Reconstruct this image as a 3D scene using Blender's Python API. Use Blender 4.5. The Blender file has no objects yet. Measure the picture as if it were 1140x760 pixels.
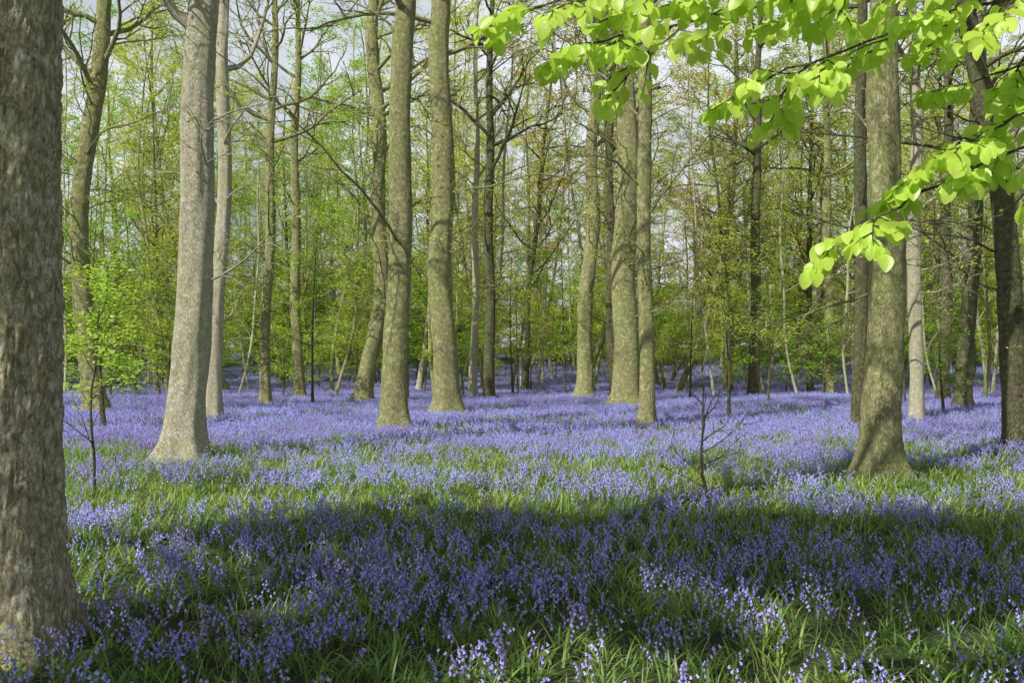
import bpy, math, numpy as np
from mathutils import Vector, noise as mn
scene=bpy.context.scene
W=bpy.data.worlds.new("World"); scene.world=W; W.use_nodes=True
EL=math.radians(44); SD=np.array([.64,.77]); SD/=np.linalg.norm(SD)   # horizontal travel of light

# ---------------------------------------------------------------- materials
def N(nt,t,**k):
    n=nt.nodes.new(t)
    for a,b in k.items(): setattr(n,a,b)
    return n
def ramp(nt,fac,stops):
    r=N(nt,'ShaderNodeValToRGB'); e=r.color_ramp.elements
    e[0].position=stops[0][0]; e[0].color=(*stops[0][1],1); e[1].position=stops[-1][0]; e[1].color=(*stops[-1][1],1)
    for p,c in stops[1:-1]:
        q=e.new(p); q.color=(*c,1)
    nt.links.new(fac,r.inputs[0]); return r.outputs[0]
def mixc(nt,f,a,b,mode='MIX'):
    m=N(nt,'ShaderNodeMix',data_type='RGBA',blend_type=mode)
    if isinstance(f,float): m.inputs[0].default_value=f
    else: nt.links.new(f,m.inputs[0])
    for s,v in ((6,a),(7,b)):
        if isinstance(v,tuple): m.inputs[s].default_value=(*v,1)
        else: nt.links.new(v,m.inputs[s])
    return m.outputs[2]
# sky: Nishita with pale broken cloud / haze low down
nt=W.node_tree; bg=nt.nodes['Background']
sky=nt.nodes.new('ShaderNodeTexSky'); sky.sky_type='NISHITA'; sky.sun_disc=False; sky.dust_density=1.5
sky.sun_elevation=EL; sky.sun_rotation=math.atan2(-SD[0],-SD[1])
tc=N(nt,'ShaderNodeTexCoord'); sp=N(nt,'ShaderNodeSeparateXYZ'); nt.links.new(tc.outputs['Generated'],sp.inputs[0])
el=N(nt,'ShaderNodeMapRange'); nt.links.new(sp.outputs[2],el.inputs[0]); el.inputs[1].default_value=.62; el.inputs[2].default_value=.30
cn=N(nt,'ShaderNodeTexNoise'); cn.inputs['Scale'].default_value=4.5; cn.inputs['Detail'].default_value=6; nt.links.new(tc.outputs['Generated'],cn.inputs[0])
cm=N(nt,'ShaderNodeMapRange'); nt.links.new(cn.outputs[0],cm.inputs[0]); cm.inputs[1].default_value=.33; cm.inputs[2].default_value=.52; cm.inputs[3].default_value=.45
mu=N(nt,'ShaderNodeMath',operation='MULTIPLY'); nt.links.new(el.outputs[0],mu.inputs[0]); nt.links.new(cm.outputs[0],mu.inputs[1])
nt.links.new(mixc(nt,mu.outputs[0],sky.outputs[0],(13.0,13.7,14.7)),bg.inputs[0]); bg.inputs[1].default_value=.066
sl=bpy.data.lights.new("sun","SUN"); sl.energy=5.0; sl.angle=math.radians(.5); sl.color=(1,.955,.87)
so=bpy.data.objects.new("sun",sl); scene.collection.objects.link(so); so.location=(-15,-15,20)
so.rotation_euler=Vector((SD[0]*math.cos(EL),SD[1]*math.cos(EL),-math.sin(EL))).to_track_quat('-Z','Y').to_euler()
scene.view_settings.view_transform='Standard'; scene.view_settings.look='None'; scene.view_settings.exposure=0
cam=bpy.data.cameras.new("camera"); co=bpy.data.objects.new("camera",cam); scene.collection.objects.link(co)
co.location=(0,0,1.6); co.rotation_euler=(math.radians(91.3),0,0); cam.lens=35; cam.sensor_width=36; cam.clip_end=900
scene.camera=co

def newmat(n):
    m=bpy.data.materials.new(n); m.use_nodes=True; m.node_tree.nodes.clear(); return m,m.node_tree
def bark(name,dark,light,algae,amt=.5,fine=1.0,bump=.6,dist=.03,crack=.45,zs=.35):
    m,t=newmat(name); L=t.links
    out=N(t,'ShaderNodeOutputMaterial'); b=N(t,'ShaderNodeBsdfPrincipled'); L.new(b.outputs[0],out.inputs[0])
    b.inputs['Roughness'].default_value=.85; b.inputs['Specular IOR Level'].default_value=.25
    tc=N(t,'ShaderNodeTexCoord'); mp=N(t,'ShaderNodeMapping'); mp.inputs['Scale'].default_value=(1,1,zs); L.new(tc.outputs['Object'],mp.inputs[0])
    n1=N(t,'ShaderNodeTexNoise'); n1.inputs['Scale'].default_value=30*fine; n1.inputs['Detail'].default_value=9; n1.inputs['Roughness'].default_value=.75; L.new(mp.outputs[0],n1.inputs[0])
    v=N(t,'ShaderNodeTexVoronoi',feature='DISTANCE_TO_EDGE'); v.inputs['Scale'].default_value=24*fine
    ds=N(t,'ShaderNodeVectorMath',operation='MULTIPLY_ADD'); L.new(n1.outputs['Color'],ds.inputs[0]); ds.inputs[1].default_value=(.14,.14,.14); L.new(mp.outputs[0],ds.inputs[2]); L.new(ds.outputs[0],v.inputs[0])
    n2=N(t,'ShaderNodeTexNoise'); n2.inputs['Scale'].default_value=1.3; n2.inputs['Detail'].default_value=6; n2.inputs['Roughness'].default_value=.6; L.new(tc.outputs['Object'],n2.inputs[0])
    n3=N(t,'ShaderNodeTexNoise'); n3.inputs['Scale'].default_value=9; n3.inputs['Detail'].default_value=6; L.new(tc.outputs['Object'],n3.inputs[0])
    c=ramp(t,n1.outputs[0],[(.36,dark),(.5,tuple((a+q)/2 for a,q in zip(dark,light))),(.60,light)])
    f2=N(t,'ShaderNodeMapRange'); L.new(n2.outputs[0],f2.inputs[0]); f2.inputs[1].default_value=.38; f2.inputs[2].default_value=.62; f2.inputs[4].default_value=amt
    c=mixc(t,f2.outputs[0],c,mixc(t,.75,c,algae))
    f3=N(t,'ShaderNodeMapRange'); L.new(n3.outputs[0],f3.inputs[0]); f3.inputs[1].default_value=.53; f3.inputs[2].default_value=.66; f3.inputs[4].default_value=.55
    c=mixc(t,f3.outputs[0],c,tuple(min(.8,x*1.35) for x in light))
    f4=N(t,'ShaderNodeMapRange'); L.new(n3.outputs[0],f4.inputs[0]); f4.inputs[1].default_value=.44; f4.inputs[2].default_value=.34; f4.inputs[4].default_value=.5
    c=mixc(t,f4.outputs[0],c,dark)
    fe=N(t,'ShaderNodeMapRange'); L.new(v.outputs['Distance'],fe.inputs[0]); fe.inputs[2].default_value=.08; fe.inputs[3].default_value=crack; fe.inputs[4].default_value=1
    cr=N(t,'ShaderNodeMix',data_type='RGBA',blend_type='MULTIPLY'); cr.inputs[0].default_value=1; L.new(c,cr.inputs[6]); L.new(fe.outputs[0],cr.inputs[7])
    L.new(cr.outputs[2],b.inputs['Base Color'])
    ad=N(t,'ShaderNodeMath',operation='MULTIPLY_ADD'); L.new(fe.outputs[0],ad.inputs[0]); ad.inputs[1].default_value=.6; L.new(n1.outputs[0],ad.inputs[2])
    bp=N(t,'ShaderNodeBump'); bp.inputs['Strength'].default_value=bump; bp.inputs['Distance'].default_value=dist; L.new(ad.outputs[0],bp.inputs['Height']); L.new(bp.outputs[0],b.inputs['Normal'])
    return m
def leafmat(name,c1,c2,trans=.5,tcol=1.6,gloss=0,rough=.5,dead=None,tb=.7):
    m,t=newmat(name); L=t.links
    out=N(t,'ShaderNodeOutputMaterial'); g=N(t,'ShaderNodeNewGeometry'); oi=N(t,'ShaderNodeObjectInfo')
    st=[(0,c1),(1,c2)] if dead is None else [(0,dead),(.05,dead),(.08,c1),(1,c2)]
    c=ramp(t,g.outputs['Random Per Island'],st)
    hs=N(t,'ShaderNodeHueSaturation'); L.new(c,hs.inputs['Color'])
    mr=N(t,'ShaderNodeMapRange'); L.new(oi.outputs['Random'],mr.inputs[0]); mr.inputs[3].default_value=.475; mr.inputs[4].default_value=.515; L.new(mr.outputs[0],hs.inputs['Hue'])
    mr2=N(t,'ShaderNodeMapRange'); L.new(oi.outputs['Random'],mr2.inputs[0]); mr2.inputs[3].default_value=1.15; mr2.inputs[4].default_value=.85; L.new(mr2.outputs[0],hs.inputs['Value'])
    c=hs.outputs[0]
    d=N(t,'ShaderNodeBsdfDiffuse'); L.new(c,d.inputs[0]); m1=d
    if trans:
        tr=N(t,'ShaderNodeBsdfTranslucent'); tm=mixc(t,1.0,c,(tcol,tcol*1.0,tcol*tb),'MULTIPLY'); L.new(tm,tr.inputs[0])
        m1=N(t,'ShaderNodeMixShader'); m1.inputs[0].default_value=trans; L.new(d.outputs[0],m1.inputs[1]); L.new(tr.outputs[0],m1.inputs[2])
    if gloss:
        gl=N(t,'ShaderNodeBsdfGlossy'); gl.inputs['Roughness'].default_value=rough; gl.inputs[0].default_value=(.9,.95,1,1)
        m2=N(t,'ShaderNodeMixShader'); m2.inputs[0].default_value=gloss; L.new(m1.outputs[0],m2.inputs[1]); L.new(gl.outputs[0],m2.inputs[2]); m1=m2
    L.new(m1.outputs[0],out.inputs[0]); return m
M_A=bark("bark_rugged",(.25,.20,.125),(.76,.66,.48),(.46,.47,.22),.7,1.1,.7,.04,.38,.45)
M_B=bark("bark_pale",(.42,.38,.26),(.80,.74,.56),(.50,.52,.26),.7,1.3,.9,.04,.6,.5)
M_C=bark("bark_olive",(.21,.20,.09),(.62,.58,.32),(.36,.41,.13),1.0,1.3,.9,.05,.45,.4)
M_D=bark("bark_dark",(.08,.07,.045),(.28,.255,.15),(.16,.20,.065),.9,1.3,1.0,.045,.4,.4)
L_bg=leafmat("leaf_spring_distant",(.33,.46,.065),(.66,.74,.16),.5,1.3)
L_oak=leafmat("leaf_oak_bronze",(.48,.45,.12),(.66,.59,.20),.5,1.35)
L_green=leafmat("leaf_spring_green",(.24,.47,.055),(.52,.74,.12),.5,1.3)
L_near=leafmat("leaf_beech_young",(.50,.70,.09),(.66,.84,.16),.55,1.2,.03,.4,tb=.9)
M_bell=leafmat("bluebell_petal",(.24,.21,.73),(.54,.49,.98),0)
M_blade=leafmat("bluebell_leaf",(.12,.23,.04),(.38,.54,.13),.4,1.5,.04,.5,dead=(.50,.45,.24))
M_stem=leafmat("bluebell_stem",(.14,.20,.06),(.20,.24,.12),0)

# ---------------------------------------------------------------- mesh builder (all quads)
class MB:
    def __init__(s): s.v=[];s.f=[];s.m=[];s.sm=[];s.n=0
    def add(s,v,f,mat,smooth):
        s.v.append(v); s.f.append(f+s.n); s.m.append(np.full(len(f),mat,np.int32)); s.sm.append(np.full(len(f),smooth,bool)); s.n+=len(v)
    def mesh(s,name,mats):
        v=np.concatenate(s.v).astype(np.float32); f=np.concatenate(s.f).astype(np.int32)
        me=bpy.data.meshes.new(name); me.vertices.add(len(v)); me.vertices.foreach_set('co',v.ravel())
        me.loops.add(len(f)*4); me.loops.foreach_set('vertex_index',f.ravel())
        me.polygons.add(len(f)); me.polygons.foreach_set('loop_start',np.arange(0,len(f)*4,4,dtype=np.int32))
        me.polygons.foreach_set('material_index',np.concatenate(s.m)); me.polygons.foreach_set('use_smooth',np.concatenate(s.sm))
        for m in mats: me.materials.append(m)
        me.update(calc_edges=True); me.validate(); return me
    def obj(s,name,mats,coll=None):
        o=bpy.data.objects.new(name,s.mesh(name,mats)); (coll or scene.collection).objects.link(o); return o
def nrm(a): return a/(np.linalg.norm(a,axis=-1,keepdims=True)+1e-9)
_fc={}
def tubefaces(n,s):
    if (n,s) not in _fc:
        i=np.arange(n-1)[:,None]*s; j=np.arange(s)[None]; j2=(j+1)%s
        _fc[(n,s)]=np.stack([i+j,i+j2,i+s+j2,i+s+j],-1).reshape(-1,4)
    return _fc[(n,s)]
def tube(B,pts,rad,s,mat):
    pts=np.asarray(pts,float); t=nrm(np.gradient(pts,axis=0)); m=np.abs(t.mean(0)); ref=np.eye(3)[int(np.argmin(m))]
    u=nrm(np.cross(t,ref)); w=np.cross(t,u); a=np.arange(s)*2*math.pi/s
    v=pts[:,None]+np.asarray(rad)[:,None,None]*(np.cos(a)[None,:,None]*u[:,None]+np.sin(a)[None,:,None]*w[:,None])
    B.add(v.reshape(-1,3),tubefaces(len(pts),s),mat,True)
def gh(x,y):
    x=np.asarray(x,float); y=np.asarray(y,float)
    h=.03*np.sin(.5*x+.3)*np.cos(.41*y+1)+.05*np.sin(.17*x+1.3+.11*y)+.012*np.sin(1.3*x+.9*y)
    d=np.clip((y-52)/80,0,1); return h+3.8*d*d*(3-2*d)
def trunk(B,ctrl,sides,rings,mat=0,flare=.6,disp=.03,freq=3.,seed=0,ridge=0.,zmin=-.15):
    c=np.array(ctrl,float); k=min(3,len(c)-1)
    px=np.polyfit(c[:,2],c[:,0],k); py=np.polyfit(c[:,2],c[:,1],k)
    H=c[-1,2]; z=zmin+(H-zmin)*np.linspace(0,1,rings)**1.25
    zz=np.clip(z,0,None); rg=np.random.default_rng(seed); ph=rg.uniform(0,6.28,6); wv=disp*1.6
    fx=lambda h: np.polyval(px,h)+wv*(np.sin(h*.9+ph[4])-np.sin(ph[4]))
    fy=lambda h: np.polyval(py,h)+wv*(np.sin(h*.8+ph[5])-np.sin(ph[5]))
    X=fx(zz); Y=fy(zz); R=np.interp(zz,c[:,2],c[:,3])*(1+flare*np.exp(-zz/.28)+.12*np.exp(-zz/1.2))
    a=np.arange(sides)*2*math.pi/sides
    lob=1+np.exp(-zz/.4)[:,None]*(.13*np.cos(4*a+ph[0])+.1*np.cos(3*a+ph[1])+.05*np.cos(7*a+ph[2]))[None]+.025*np.cos(2*a+ph[3])[None]
    nz=np.zeros((rings,sides)); off=seed*7.3
    for i in range(rings):
        for j in range(sides):
            ca,sa=math.cos(a[j]),math.sin(a[j])
            q=mn.noise((ca*freq*.7+off,sa*freq*.7,z[i]*freq*.45))*1.0
            if ridge: q+=ridge*(abs(mn.noise((ca*11+off,sa*11,z[i]*8.0)))*1.6-.4)+ridge*.5*mn.noise((ca*30,sa*30+off,z[i]*26))
            nz[i,j]=q
    RR=R[:,None]*lob+disp*nz
    v=np.stack([X[:,None]+RR*np.cos(a),Y[:,None]+RR*np.sin(a),np.broadcast_to(z[:,None],RR.shape)],-1)
    B.add(v.reshape(-1,3),tubefaces(rings,sides),mat,True)
    return lambda h:(np.array([fx(h),fy(h),h]),np.interp(h,c[:,2],c[:,3]))
def grow(B,segs,rg,p,d,L,r,lvl,P):
    n=P['n'][lvl]; pts=[p]; ds=[]
    for i in range(n):
        d=d+rg.normal(0,P['wig'],3)+np.array([0,0,P['up'][lvl]]); d=d/np.linalg.norm(d); p=p+d*(L/n); pts.append(p); ds.append(d)
    tube(B,pts,np.linspace(r,max(r*.3,P.get('rmin',.004)),n+1),P['sides'][lvl],0)
    if lvl<P['max']:
        K=P['kids'][lvl]
        for k in range(K):
            t=.2+.8*(k+rg.uniform(0,1))/K; f=t*n; i=min(int(f),n-1); q=pts[i]+(pts[i+1]-pts[i])*(f-i)
            e=rg.normal(0,1,3); e=e-ds[i]*np.dot(e,ds[i]); e/=np.linalg.norm(e)+1e-6; e[2]*=P['flat']
            e=ds[i]*.75+e; e/=np.linalg.norm(e)
            grow(B,segs,rg,q,e,L*P['ratio']*(1.15-.5*t)*rg.uniform(.7,1.2),max(r*.42,P.get('rmin',.004)),lvl+1,P)
    if lvl>=P['max']: segs.append((pts[0],pts[-1]))
def leaves(B,segs,n,size,spread,rg,mat=1,tilt=.5,droop=.15):
    if not segs or n<=0: return
    S=np.array(segs); i=rg.integers(0,len(S),n); t=rg.uniform(0,1.1,n)[:,None]
    p=S[i,0]+(S[i,1]-S[i,0])*t+rg.normal(0,1,(n,3))*np.array([spread,spread,spread*.4])
    a=rg.uniform(0,6.28,n); d=nrm(np.stack([np.cos(a),np.sin(a),rg.normal(-droop,.25,n)],-1))
    up=nrm(np.stack([rg.normal(0,tilt,n),rg.normal(0,tilt,n),np.ones(n)],-1)); s=nrm(np.cross(d,up))
    l=(size*rg.uniform(.6,1.25,n))[:,None]; w=l*.36
    v=np.stack([p,p+d*l*.45+s*w,p+d*l,p+d*l*.45-s*w],1).reshape(-1,3)
    B.add(v,np.arange(n*4).reshape(-1,4),mat,False)

P_tree=dict(n=[7,5,3],wig=.16,up=[.10,.05,.0],sides=[6,4,3],kids=[6,5,0],max=2,flat=.6,ratio=.48,rmin=.006)
P_bare=dict(n=[9,6,4],wig=.13,up=[-.03,.0,0],sides=[5,3,3],kids=[5,4,0],max=2,flat=.8,ratio=.42,rmin=.006)
def limbs(B,segs,rg,at,h0,h1,n,Lr,rr,P,az=None,rise=.6):
    for k in range(n):
        h=h0+(h1-h0)*(k+rg.uniform(0,1))/n; p,r=at(h); a=rg.uniform(0,6.28) if az is None else az+rg.normal(0,.6)
        d=nrm(np.array([math.cos(a),math.sin(a),rise*rg.uniform(.3,1.4)]))
        grow(B,segs,rg,p,d,rg.uniform(*Lr)*(1.15-.5*(h-h0)/(h1-h0+.01)),min(r*.55,rr),0,P)

# ---------------------------------------------------------------- ground
xs=np.concatenate([np.linspace(-400,-60,18),np.linspace(-56,56,150),np.linspace(60,400,18)])
ys=np.concatenate([np.linspace(-300,-20,12),np.linspace(-15,100,170),np.linspace(105,500,24)])
GX,GY=np.meshgrid(xs,ys); GZ=gh(GX,GY); B=MB(); ny,nx=GX.shape
ii=np.arange(ny-1)[:,None]*nx; jj=np.arange(nx-1)[None]
B.add(np.stack([GX,GY,GZ],-1).reshape(-1,3),np.stack([ii+jj,ii+jj+1,ii+jj+nx+1,ii+jj+nx],-1).reshape(-1,4),0,True)
m,t=newmat("woodland_soil"); L=t.links
out=N(t,'ShaderNodeOutputMaterial'); b=N(t,'ShaderNodeBsdfPrincipled'); L.new(b.outputs[0],out.inputs[0]); b.inputs['Roughness'].default_value=.95
tc=N(t,'ShaderNodeTexCoord'); n1=N(t,'ShaderNodeTexNoise'); n1.inputs['Scale'].default_value=.8; n1.inputs['Detail'].default_value=8; L.new(tc.outputs['Object'],n1.inputs[0])
n2=N(t,'ShaderNodeTexNoise'); n2.inputs['Scale'].default_value=30; n2.inputs['Detail'].default_value=6; L.new(tc.outputs['Object'],n2.inputs[0])
c=ramp(t,n1.outputs[0],[(.35,(.07,.06,.03)),(.5,(.06,.095,.025)),(.7,(.09,.14,.035))])
c2=ramp(t,n2.outputs[0],[(.35,(.4,.4,.4)),(.65,(1.2,1.2,1.1))])
L.new(mixc(t,1.0,c,c2,'MULTIPLY'),b.inputs['Base Color'])
bp=N(t,'ShaderNodeBump'); bp.inputs['Distance'].default_value=.05; L.new(n2.outputs[0],bp.inputs['Height']); L.new(bp.outputs[0],b.inputs['Normal'])
B.obj("woodland_ground",[m])

# ---------------------------------------------------------------- scatter helper
def scatter(name,coll,pos,rot,scl,idx):
    me=bpy.data.meshes.new(name); me.vertices.add(len(pos)); me.vertices.foreach_set('co',pos.astype(np.float32).ravel())
    a=me.attributes.new('rot','FLOAT_VECTOR','POINT'); a.data.foreach_set('vector',rot.astype(np.float32).ravel())
    a=me.attributes.new('scl','FLOAT','POINT'); a.data.foreach_set('value',scl.astype(np.float32))
    a=me.attributes.new('idx','INT','POINT'); a.data.foreach_set('value',idx.astype(np.int32))
    o=bpy.data.objects.new(name,me); scene.collection.objects.link(o)
    g=bpy.data.node_groups.new(name+"_scatter","GeometryNodeTree")
    g.interface.new_socket(name="Geometry",in_out='INPUT',socket_type='NodeSocketGeometry')
    g.interface.new_socket(name="Geometry",in_out='OUTPUT',socket_type='NodeSocketGeometry')
    gi=g.nodes.new('NodeGroupInput'); go=g.nodes.new('NodeGroupOutput')
    ci=g.nodes.new('GeometryNodeCollectionInfo'); ci.inputs['Collection'].default_value=coll; ci.inputs['Separate Children'].default_value=True; ci.inputs['Reset Children'].default_value=True
    ip=g.nodes.new('GeometryNodeInstanceOnPoints'); ip.inputs['Pick Instance'].default_value=True
    for nm,dt,sk in (('rot','FLOAT_VECTOR','Rotation'),('scl','FLOAT','Scale'),('idx','INT','Instance Index')):
        na=g.nodes.new('GeometryNodeInputNamedAttribute'); na.data_type=dt; na.inputs['Name'].default_value=nm
        g.links.new([q for q in na.outputs if q.enabled and q.name=='Attribute'][0],ip.inputs[sk])
    g.links.new(gi.outputs[0],ip.inputs['Points']); g.links.new(ci.outputs[0],ip.inputs['Instance']); g.links.new(ip.outputs[0],go.inputs[0])
    md=o.modifiers.new("scatter",'NODES'); md.node_group=g; return o

# ---------------------------------------------------------------- bluebell + leaf patches
rg=np.random.default_rng(5)
def blade(B,p,az,Lr,w,lean,mat,n=5):
    t=np.linspace(0,1,n); th=lean+t*rg.uniform(.5,1.7)
    dx=np.concatenate([[0],np.cumsum(np.sin(th[:-1]))])*Lr/(n-1); dz=np.concatenate([[0],np.cumsum(np.cos(th[:-1]))])*Lr/(n-1)
    c=np.stack([p[0]+dx*math.cos(az),p[1]+dx*math.sin(az),p[2]+dz],-1)
    ww=w*np.interp(t,[0,.25,.5,.75,1],[.7,1,.95,.65,.06]); s=np.array([-math.sin(az),math.cos(az),0])*1.0
    v=np.concatenate([c-s*ww[:,None],c+s*ww[:,None]]); i=np.arange(n-1)
    B.add(v,np.stack([i,i+1,i+1+n,i+n],-1),mat,True)
def bell(B,p,ax,sz,mat,low):
    ax=nrm(ax); u=nrm(np.cross(ax,[.3,.9,.1])); w=np.cross(ax,u); k=3 if low else 5; a=np.arange(k)*2*math.pi/k
    if low: rr=np.array([.004,.0095])*sz; zz=np.array([0,.018])*sz
    else: rr=np.array([.0025,.0058,.0055,.0105])*sz; zz=np.array([0,.004,.0135,.0185])*sz
    v=p+zz[:,None,None]*ax+rr[:,None,None]*(np.cos(a)[None,:,None]*u+np.sin(a)[None,:,None]*w)
    B.add(v.reshape(-1,3),tubefaces(len(rr),k),mat,True)
proto=bpy.data.collections.new("bluebell_patch_prototypes")
def disc(rad):
    a=rg.uniform(0,6.28); r=rad*math.sqrt(rg.uniform()); return np.array([r*math.cos(a),r*math.sin(a),-.01])
def patch(nm,nst,nbl,ngr,rad,low):
    B=MB(); bs=1.2 if low else .86
    cl=[disc(rad*.9) for _ in range(max(3,nbl//9))]
    fl=[disc(rad*.9) for _ in range(max(2,nst//4))]
    for k in range(nbl):   # strap leaves grow in rosettes
        c=cl[rg.integers(len(cl))]+np.array([rg.normal(0,.035),rg.normal(0,.035),0])
        blade(B,c,rg.uniform(0,6.28),rg.uniform(.12,.25),.006*rg.uniform(.7,1.3)*(1.5 if low else 1),rg.uniform(.2,.95),1,4 if low else 6)
    for k in range(ngr): blade(B,disc(rad),rg.uniform(0,6.28),rg.uniform(.08,.19),.003*(1.8 if low else 1),rg.uniform(.0,.5),1,3 if low else 4)
    for k in range(nst):
        p=disc(rad) if rg.uniform()<.4 else fl[rg.integers(len(fl))]+np.array([rg.normal(0,.05),rg.normal(0,.05),0])
        az=rg.uniform(0,6.28); H=rg.uniform(.16,.31); n=5 if low else 7
        t=np.linspace(0,1,n); th=.1+1.5*np.clip((t-.5)/.5,0,1)**1.5+rg.uniform(-.05,.25)
        dx=np.concatenate([[0],np.cumsum(np.sin(th[:-1]))])*H/(n-1); dz=np.concatenate([[0],np.cumsum(np.cos(th[:-1]))])*H/(n-1)
        hd=np.array([math.cos(az),math.sin(az),0]); c=p+dx[:,None]*hd+dz[:,None]*np.array([0,0,1.])
        tube(B,c,np.linspace(.0026,.0013,n),3,2)
        nb=rg.integers(5,8) if low else rg.integers(4,9)
        for q in range(nb):
            f=(.5+.5*q/(nb-1))*(n-1); i=min(int(f),n-2); pp=c[i]+(c[i+1]-c[i])*(f-i)
            sd=np.array([-hd[1],hd[0],0])*rg.normal(0,.5)
            bell(B,pp+hd*.006+sd*.012-np.array([0,0,.003]),hd*rg.uniform(.1,.7)+sd+np.array([0,0,-1.]),bs*rg.uniform(.9,1.3)*(1-.25*q/nb),0,low)
    return B.obj(nm,[M_bell,M_blade,M_stem],proto)
for i,ns in enumerate([0,5,12,20,29,40,52,66]): patch("patch_a%d"%i,ns,130,55,.46,False)
for i,ns in enumerate([4,16,34,56,82,112]): patch("patch_b%d"%i,ns,220,110,.85,True)
TR=[]
def hexg(sp,y0,y1,hw):
    P=[]; k=0; y=y0
    while y<y1:
        w=hw(y); x=np.arange(-w,w,sp)+(sp/2 if k%2 else 0); P.append(np.stack([x,np.full(len(x),y)],-1)); y+=sp*.866; k+=1
    P=np.concatenate(P); return P+rg.uniform(-.12,.12,P.shape)*sp
def pn(x,y,f,o): return np.array([mn.noise((a*f+o,b_*f,o)) for a,b_ in zip(x,y)])
SH=np.array([0,8,11,15,19,25,60,110]); SV=np.array([.48,.48,.30,.32,.58,.86,.92,.9])
def share(P): return np.interp(P[:,1],SH,SV)+.6*pn(P[:,0],P[:,1],.33,3.1)+.8*pn(P[:,0],P[:,1],1.0,9.)+rg.normal(0,.08,len(P))
P1=hexg(.68,2.2,22,lambda y:.62*y+2.5); s1=np.clip(share(P1)*8,0,7.99).astype(int)
P2=hexg(1.25,22,100,lambda y:.62*y+4); s2=8+np.clip(share(P2)*6,0,5.99).astype(int)
P3=hexg(.9,-6,2,lambda y:9); s3=rg.integers(1,5,len(P3))
FP=np.concatenate([P1,P2,P3]); idx=np.concatenate([s1,s2,s3])
POS=np.stack([FP[:,0],FP[:,1],gh(FP[:,0],FP[:,1])],-1)

# ---------------------------------------------------------------- named trees
seed=[100]
def tree(name,ctrl,mat,leafm=L_bg,nleaf=None,nl=12,h0=None,Lr=(2.5,4.5),low=3,lsize=.095,lowlen=(1,2.2),sides=28,rings=70,bare=None,**k):
    seed[0]+=1; r=np.random.default_rng(seed[0]); B=MB(); H=ctrl[-1][2]
    c0=[list(q) for q in ctrl]; bx,by=c0[0][0],c0[0][1]; z0=float(gh(bx,by))
    if nleaf is None: nleaf=800 if by<34 else 1700
    loc=[(q[0]-bx,q[1]-by,q[2],q[3]) for q in c0]
    at=trunk(B,loc,sides,rings,seed=seed[0]%17,**k)
    top=.366*by+1.6
    h0=h0 or max(5.,min(top*.9,H*.5)); S=[]
    limbs(B,S,r,at,h0,H*.97,nl,Lr,.09,P_tree)
    leaves(B,S,nleaf,lsize,.18,r,tilt=.7)
    if low:
        S2=[]; Pl=dict(P_tree,kids=[6,4,0],wig=.22,up=[-.02,-.02,-.02],rmin=.004); limbs(B,S2,r,at,2.2,h0,low,lowlen,.025,Pl,rise=.5)
        leaves(B,S2,low*(60 if by>22 else 25),lsize*.85,.10,r,tilt=.7)
    nb=(5 if by>22 else 0) if bare is None else bare
    if nb: limbs(B,[],r,at,4,min(top,H*.8),nb,(2.5,5.5),.04,P_bare,rise=1.2)
    o=B.obj(name,[mat,leafm]); o.location=(bx,by,z0); TR.append((bx,by,ctrl[0][3])); return o
tree("oak_tree",[(-2.74,5.4,0,.285),(-2.76,5.4,2,.262),(-2.80,5.4,4,.25),(-2.8,5.4,14,.12)],M_A,nleaf=400,low=0,h0=8,nl=10,sides=200,rings=420,disp=.024,ridge=.85,flare=.32)
tree("beech_tree",[(-5.3,16.1,0,.285),(-5.22,16.1,3.6,.27),(-5.03,16.1,7.5,.235),(-4.9,16,18,.1)],M_B,nleaf=400,low=3,sides=64,rings=200,disp=.03,ridge=.2)
tree("beech_tree",[(-8.25,27.5,0,.20),(-8.0,27.5,5,.19),(-7.95,27.5,11,.15),(-7.9,27.5,19,.06)],M_B,low=8)
tree("beech_tree",[(-2.78,23.6,0,.29),(-2.72,23.6,5,.265),(-2.6,23.6,10,.24),(-2.6,23.6,20,.1)],M_C,low=5,disp=.03,bare=2)
tree("beech_tree",[(-2.1,32,0,.41),(-2.2,32,5,.37),(-2.25,32,13,.32),(-2.4,32,22,.12)],M_C,low=9,disp=.05,bare=3)
tree("beech_tree",[(-6.2,41,0,.33),(-5.5,41,6,.3),(-5.8,41,16,.24),(-5.4,41,22,.1)],M_C,low=12,disp=.07)
tree("beech_tree",[(3.42,25.3,0,.19),(3.4,25.3,5,.18),(3.38,25.3,11,.16),(3.5,25.3,19,.06)],M_C,low=7,disp=.02)
tree("oak_tree",[(4.25,38,0,.50),(4.35,38,6,.46),(4.4,38,12,.40),(4.5,38,22,.15)],M_C,leafm=L_oak,low=14,disp=.05,lowlen=(2,4.5),bare=9)
tree("beech_tree",[(4.4,42,0,.24),(4.2,42,6,.2),(4.6,42,20,.08)],M_D,low=7)
tree("beech_tree",[(5.22,14.2,0,.265),(5.25,14.2,3,.24),(5.36,14.2,6.8,.205),(5.4,14.2,17,.09)],M_C,nleaf=400,low=5,sides=64,rings=200,disp=.03,ridge=.3,leafm=L_green)
tree("beech_tree",[(8.7,25,0,.16),(8.75,25,6,.15),(8.9,25,17,.06)],M_D,low=7)
tree("oak_tree",[(9.5,18.7,0,.23),(9.35,18.7,3,.21),(8.75,18.7,7.5,.18),(8.6,18.7,17,.07)],M_D,low=9,lowlen=(1.5,3),bare=5)
tree("beech_tree",[(3.15,44,0,.34),(3.5,44,6,.3),(3.8,44,14,.22),(4,44,22,.08)],M_C,low=12,disp=.06)
tree("beech_tree",[(14.9,33,0,.25),(15.3,33,5,.24),(15.6,33,12,.18),(15.6,33,20,.08)],M_D,low=10)
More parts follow.
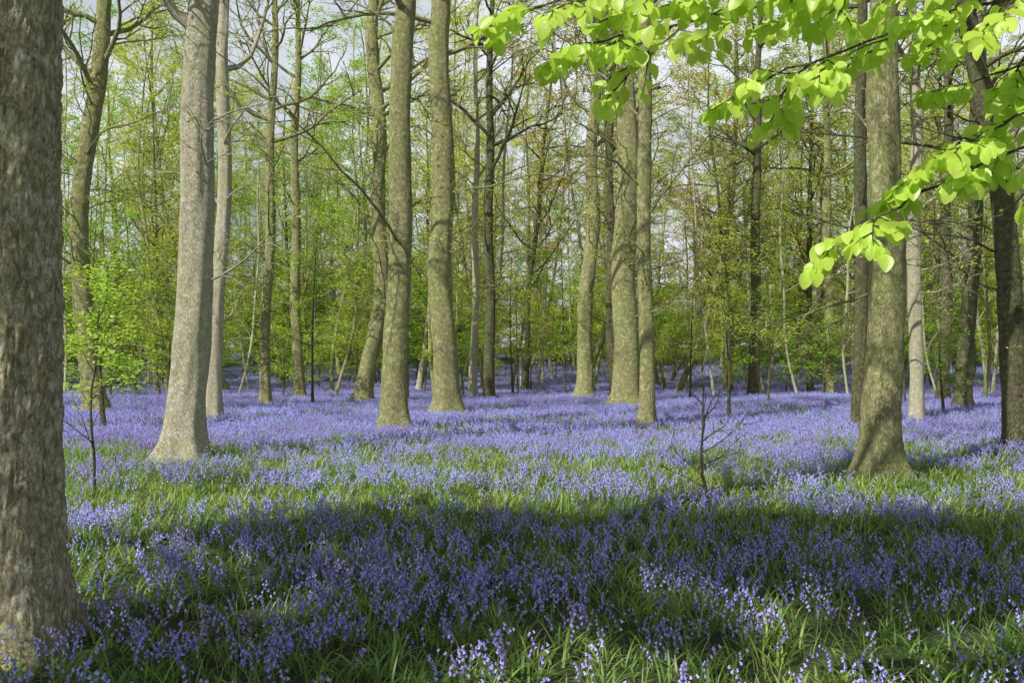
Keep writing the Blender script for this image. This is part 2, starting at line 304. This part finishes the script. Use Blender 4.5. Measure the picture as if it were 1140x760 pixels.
tree("beech_tree",[(10.95,27,0,.17),(11,27,6,.17),(11,27,18,.06)],M_B,low=9)
tree("beech_tree",[(-1,44,0,.22),(-1.05,44,8,.2),(-.9,44,20,.08)],M_D,low=10)
tree("birch_tree",[(-1.8,46,0,.17),(-1.7,46,8,.15),(-1.7,46,19,.06)],M_B,low=9)
tree("beech_tree",[(15.3,48,0,.23),(15.2,48,9,.2),(15.3,48,20,.08)],M_C,low=12)
tree("oak_tree",[(-12.4,30,0,.3),(-13.1,30,4,.28),(-12.7,30,10,.25),(-12.4,30,18,.1)],M_C,low=14,lowlen=(2,4),leafm=L_green)
tree("beech_tree",[(-9.4,38,0,.2),(-9.2,38,9,.17),(-9,38,19,.06)],M_C,low=14,leafm=L_green)
tree("beech_tree",[(11.2,46,0,.25),(11.3,46,9,.2),(11.6,46,20,.08)],M_D,low=14)
tree("beech_tree",[(-9.6,45,0,.24),(-9.8,45,9,.2),(-9.6,45,20,.08)],M_C,low=14,leafm=L_green)
tree("beech_tree",[(17.3,40,0,.22),(17.5,40,9,.19),(17.6,40,20,.08)],M_D,low=12)

# trees standing left of / behind the photographer; their crowns shade the foreground
def shade_tree(name,bx,by,H,boxes,mat):
    seed[0]+=1; r=np.random.default_rng(seed[0]); B=MB()
    at=trunk(B,[(0,0,0,.26),(0,0,4,.22),(.1,.1,H,.08)],28,50,seed=3)
    P=dict(P_tree,n=[5,3,3],kids=[5,3,0],max=1,ratio=.5,up=[.0,.0,0])
    for (x0,x1),(y0,y1),(z0,z1),nclump,nleaf in boxes:
        S=[]
        for k in range(nclump):
            tg=np.array([r.uniform(x0,x1)-bx,r.uniform(y0,y1)-by,r.uniform(z0,z1)]); hh=tg[2]-r.uniform(.3,2.); st,_=at(min(hh,H-.3)); v=tg-st; Ld=np.linalg.norm(v)
            grow(B,[],r,st,v/Ld+np.array([0,0,.05]),Ld*1.05,.05,0,dict(P,wig=.05))
            for j in range(6):
                e=r.normal(0,1,3)*np.array([.5,.5,.3]); S.append((tg,tg+e))
        leaves(B,S,nleaf,.11,.16,r)
    o=B.obj(name,[mat,L_green]); o.location=(bx,by,float(gh(bx,by)))
shade_tree("beech_tree",-7.5,3.5,11,[((-6.2,1.6),(-.6,2.6),(8.0,9.6),66,68000),((-7.6,-5.3),(-2.2,-.8),(8.0,9.3),9,10000)],M_C)
shade_tree("beech_tree",-13,-2,11,[((-8.6,-6.8),(-.6,1.6),(8.0,9.5),3,400),((-15,-11.5),(-1,3),(8,10),6,1200)],M_C)

# ---------------------------------------------------------------- background forest
fc=bpy.data.collections.new("forest_tree_prototypes"); r=np.random.default_rng(77)
for i in range(9):
    pole=i>6; B=MB(); H=r.uniform(20,26); rr=r.uniform(.09,.19)*(.6 if pole else 1); w=r.normal(0,.8,4)
    at=trunk(B,[(0,0,0,rr),(w[0],w[1],H*.35,rr*.85),(w[0]+w[2]*.6,w[1]+w[3]*.6,H*.7,rr*.5),(w[0],w[1],H,.03)],8,28,seed=i,disp=.04)
    S=[]; Pb=dict(P_tree,kids=[5,4,0],sides=[4,3,3],n=[5,3,2],up=[.08,.02,0])
    if pole: limbs(B,S,r,at,9,H*.98,12,(1.5,3),.05,Pb,rise=.8); leaves(B,S,1800,.12,.2,r,tilt=.9)
    else:
        limbs(B,S,r,at,5.0,H*.98,24,(2.2,4.4),.06,Pb,rise=.7); leaves(B,S,8500,.13,.18,r,tilt=.9)
    limbs(B,[],r,at,3,H*.6,4,(2.5,5),.04,dict(P_bare,n=[6,4,2]),rise=1.3)
    S=[]; limbs(B,S,r,at,1.5,8,8,(1,2.6),.02,Pb,rise=.3); leaves(B,S,1300,.10,.14,r,tilt=.9)
    B.obj("forest_%d"%i,[[M_C,M_D,M_C,M_D,M_B,M_C,M_D,M_B,M_C][i],[L_bg,L_bg,L_green,L_oak,L_bg,L_green,L_bg,L_bg,L_bg][i]],fc)
pp=[]
def far_ok(x,y,mind):
    return all((x-a)**2+(y-b_)**2>mind*mind for a,b_ in pp)
tries=0
while len(pp)<190 and tries<9000:
    tries+=1; y=47+58*r.uniform()**.9; x=r.uniform(-1,1)*(.6*y+4)
    if far_ok(x,y,2.3+ (y-47)*.02): pp.append((x,y))
nf=len(pp)
for k in range(14): pp.append((r.uniform(.62*26+4,38),r.uniform(8,44)))
for k in range(8): pp.append((-r.uniform(38,52),r.uniform(8,46)))
for k in range(12): pp.append((r.uniform(-30,30),r.uniform(-44,-30)))
n0=len(pp)
for k in range(55):
    y=r.uniform(44,80); pp.append((r.uniform(-.55,.55)*y,y))
pp=np.array(pp); n=len(pp)
leftb=(pp[:,0]<-.1*pp[:,1])
ix=r.integers(0,7,n); ix=np.where(leftb&(r.uniform(0,1,n)<.55),r.choice([2,5],n),ix); ix=np.where((pp[:,0]>.12*pp[:,1])&(r.uniform(0,1,n)<.25),3,ix)
qd=pp[:,0]/np.maximum(pp[:,1],1)
ix=np.where(r.uniform(0,1,n)<np.where(pp[:,1]<66,.45,.12)+.45*np.exp(-((qd-.02)/.09)**2),r.integers(7,9,n),ix)
ix[n0:]=r.integers(7,9,n-n0); sc=r.uniform(.8,1.12,n); sc[n0:]*=.75
scatter("background_forest",fc,np.stack([pp[:,0],pp[:,1],gh(pp[:,0],pp[:,1])],-1),np.stack([r.normal(0,.05,n),r.normal(0,.05,n),r.uniform(0,6.28,n)],-1),sc,ix)

# understory saplings and thicket
uc=bpy.data.collections.new("understory_prototypes")
for i in range(6):
    B=MB(); H=[7,5.5,3.2,2.2,6.5,5][i]; far=i>3
    at=trunk(B,[(0,0,0,.05),(.1,.05,H*.5,.035),(.0,.2,H,.01)],6,14,seed=i,disp=.01)
    S=[]; Pu=dict(P_tree,kids=[6,4,0],sides=[3,3,3],n=[5,3,2],up=[.03,0,0],flat=.25,rmin=.003)
    limbs(B,S,r,at,.5 if i>1 else 1.4,H*.98,[16,14,14,14,18,18][i],[(1.5,2.8),(1.2,2.4),(.8,1.6),(.6,1.1),(1.8,3.2),(1.6,3)][i],.02,Pu,rise=.35)
    leaves(B,S,[3600,2800,2300,1500,4800,4000][i],.20 if far else .08,.3 if far else .1,r,tilt=.8 if far else .45); B.obj("understory_%d"%i,[M_D,L_bg if i in (1,4) else L_green],uc)
up=[]
for k in range(120):
    y=r.uniform(46,72); x=r.uniform(-.58,.58)*y+r.normal(0,2)
    if x>-.1*y and r.uniform()<.3: continue
    up.append((x,y,r.integers(0,4),r.uniform(.7,1.15)))
for k in range(175):
    y=r.uniform(82,118); up.append((r.uniform(-.62,.62)*y,y,r.integers(4,6),r.uniform(.8,1.4)))
for (x,y,i,s) in [(-9.4,23,2,1.1),(-14,33,0,1),(-11.5,36,1,1.1),(-16,38,0,1.15),(-8,40,0,1),(-13,42,1,1),(6.5,30,1,1.0),(9.5,37,0,.8),(-4.5,43,0,1),(.3,47,1,.9),(7.5,42,1,.9),(15,38,1,.8),(13,30,2,.8),(-17.5,33,1,1),(-10.5,33,0,.9)]: up.append((x,y,i,s))
up=np.array(up); n=len(up)
scatter("understory_saplings",uc,np.stack([up[:,0],up[:,1],gh(up[:,0],up[:,1])],-1),np.stack([np.zeros(n),np.zeros(n),r.uniform(0,6.28,n)],-1),up[:,3],up[:,2])

# ---------------------------------------------------------------- saplings
def sapling(name,x,y,H,seedv,nleaf=0,lm=None,sz=.055,lo=.38,rt=.36):
    r=np.random.default_rng(seedv); B=MB(); S=[]
    P=dict(n=[9,6,4],wig=.14,up=[.06,.03,.02],sides=[6,4,3],kids=[12,5,0],max=2,flat=.9,ratio=rt,rmin=.0026)
    grow(B,S,r,np.array([0,0,-.03]),np.array([.08,0,1.]),H,.02,0,P)
    if nleaf:
        S=[q for q in S if q[0][2]>H*lo]; leaves(B,S,nleaf,sz,.05,r,tilt=.6)
    o=B.obj(name,[M_D,lm or L_near]); o.location=(x,y,float(gh(x,y)))
sapling("bare_sapling",2.1,10.6,1.45,8,rt=.45); sapling("leafy_sapling",-5.1,12.2,2.4,4,1300,L_near,.06,.45,.42)

# ---------------------------------------------------------------- near beech with hanging young leaves
r=np.random.default_rng(31); B=MB()
def bleaf(B,p,d,up,Ls,mat=1):
    d=nrm(d); s=nrm(np.cross(d,up)); nn=np.cross(s,d); n=11; t=np.linspace(0,1,n)
    w=Ls*.36*np.sin(math.pi*t**.8)**.75; w[-1]=0; w[0]=.0
    curl=-.18*Ls*t**2*r.uniform(.2,1.6); fold=r.uniform(.15,.5)
    pl=np.where(np.arange(n)%2==0,1,-1)*.012*Ls
    c=p+d*(t*Ls)[:,None]+nn*curl[:,None]
    e1=c+s*w[:,None]+nn*(w*fold+pl)[:,None]+d*(w*.25)[:,None]; e2=c-s*w[:,None]+nn*(w*fold+pl)[:,None]+d*(w*.25)[:,None]
    v=np.concatenate([e1,c,e2]); i=np.arange(n-1)
    B.add(v,np.concatenate([np.stack([i,i+1,i+1+n,i+n],-1),np.stack([i+n,i+n+1,i+1+2*n,i+2*n],-1)]),mat,True)
at=trunk(B,[(0,0,0,.16),(0,0,3,.14),(.1,.1,9,.05)],28,60,seed=5)
ox,oy=3.9,.9
def spray(p,d,L,lv):
    n=6; pts=[p]; ds=[]
    for i in range(n):
        d=d+r.normal(0,.10,3)+np.array([0,0,-.05]); d=d/np.linalg.norm(d); p=p+d*L/n; pts.append(p); ds.append(d)
    tube(B,pts,np.linspace(.003 if lv else .0045,.0012,n+1),5,0)
    sgn=1
    for i in range(1,n+1):
        sgn=-sgn; dd=ds[i-1]; s=nrm(np.cross(dd,[0,0,1.]))*sgn
        if lv==0 and i<n: spray(pts[i],nrm(dd*.7+s*.8+r.normal(0,.12,3)),L*.55*(1.1-.6*i/n),1)
        if r.uniform()<.95:
            ld=dd*.5+s*r.uniform(.3,.9)+np.array([0,0,-r.uniform(.15,1.3)])+r.normal(0,.15,3)
            bleaf(B,pts[i],ld,nrm(np.array([r.normal(-.1,.45),r.normal(-.5,.45),.8])),r.uniform(.042,.074))
def bough(pw,r0,starts,L=.36,gap=.13):
    pw=np.array(pw,float)-np.array([ox,oy,0]); k=len(pw); tt=np.linspace(0,k-1,(k-1)*8+1)
    P=np.stack([np.interp(tt,np.arange(k),pw[:,j]) for j in range(3)],-1)
    for _ in range(4): P[1:-1]=(P[:-2]+2*P[1:-1]+P[2:])/4
    P[1:-1]+=r.normal(0,.006,P[1:-1].shape)
    tube(B,P,np.linspace(r0,.003,len(P)),7,0)
    seg=np.linalg.norm(np.diff(P,axis=0),axis=1); cum=np.concatenate([[0],np.cumsum(seg)]); s=starts; sg=1
    while s<cum[-1]:
        i=min(np.searchsorted(cum,s)-1,len(P)-2); q=P[i]; dd=nrm(P[i+1]-P[i]); sg=-sg; sd=nrm(np.cross(dd,[0,0,1.]))*sg
        spray(q,nrm(dd*.6+sd*.7+np.array([0,0,-.25])+r.normal(0,.15,3)),L*r.uniform(.6,1.2),0); s+=gap*r.uniform(.6,1.4)
    spray(P[-1],nrm(P[-1]-P[-3]),L*.7,0)
bough([(ox,oy,2.5),(2.7,2.0,2.95),(1.6,2.7,2.95),(.7,3.0,2.80),(.1,3.1,2.68)],.012,1.2,.30,.15)
bough([(ox,oy,2.9),(2.4,2.4,3.1),(1.5,3.1,2.92),(.9,3.2,2.74),(.3,3.2,2.60)],.011,1.6,.30,.15)
bough([(ox,oy,2.3),(2.6,2.2,2.7),(1.7,2.9,2.70),(1.25,3.0,2.60),(.8,3.05,2.44)],.009,1.6,.28,.17)
bough([(ox,oy,2.5),(2.4,2.8,2.78),(1.9,3.2,2.62),(1.55,3.3,2.5)],.009,1.7,.26,.14)
bough([(ox,oy,1.9),(2.7,2.4,2.25),(1.9,2.9,2.3),(1.45,3.1,2.18),(1.08,3.15,1.98)],.009,1.7,.24,.14)
bough([(ox,oy,2.1),(2.6,2.6,2.5),(1.9,3.1,2.48),(1.6,3.1,2.34),(1.35,3.1,2.22)],.009,1.9,.25,.13)
S=[]; limbs(B,S,r,at,5,8.8,8,(1.,2.),.03,P_tree)
o=B.obj("beech_tree",[M_D,L_near]); o.location=(ox,oy,float(gh(ox,oy)))

# ---------------------------------------------------------------- place the bluebell carpet
n=len(POS)
scatter("bluebell_carpet",proto,POS,np.stack([rg.normal(0,.03,n),rg.normal(0,.03,n),rg.uniform(0,6.28,n)],-1),rg.uniform(.88,1.12,n),idx)
print("INSTANCES",n,len(pp),len(up))
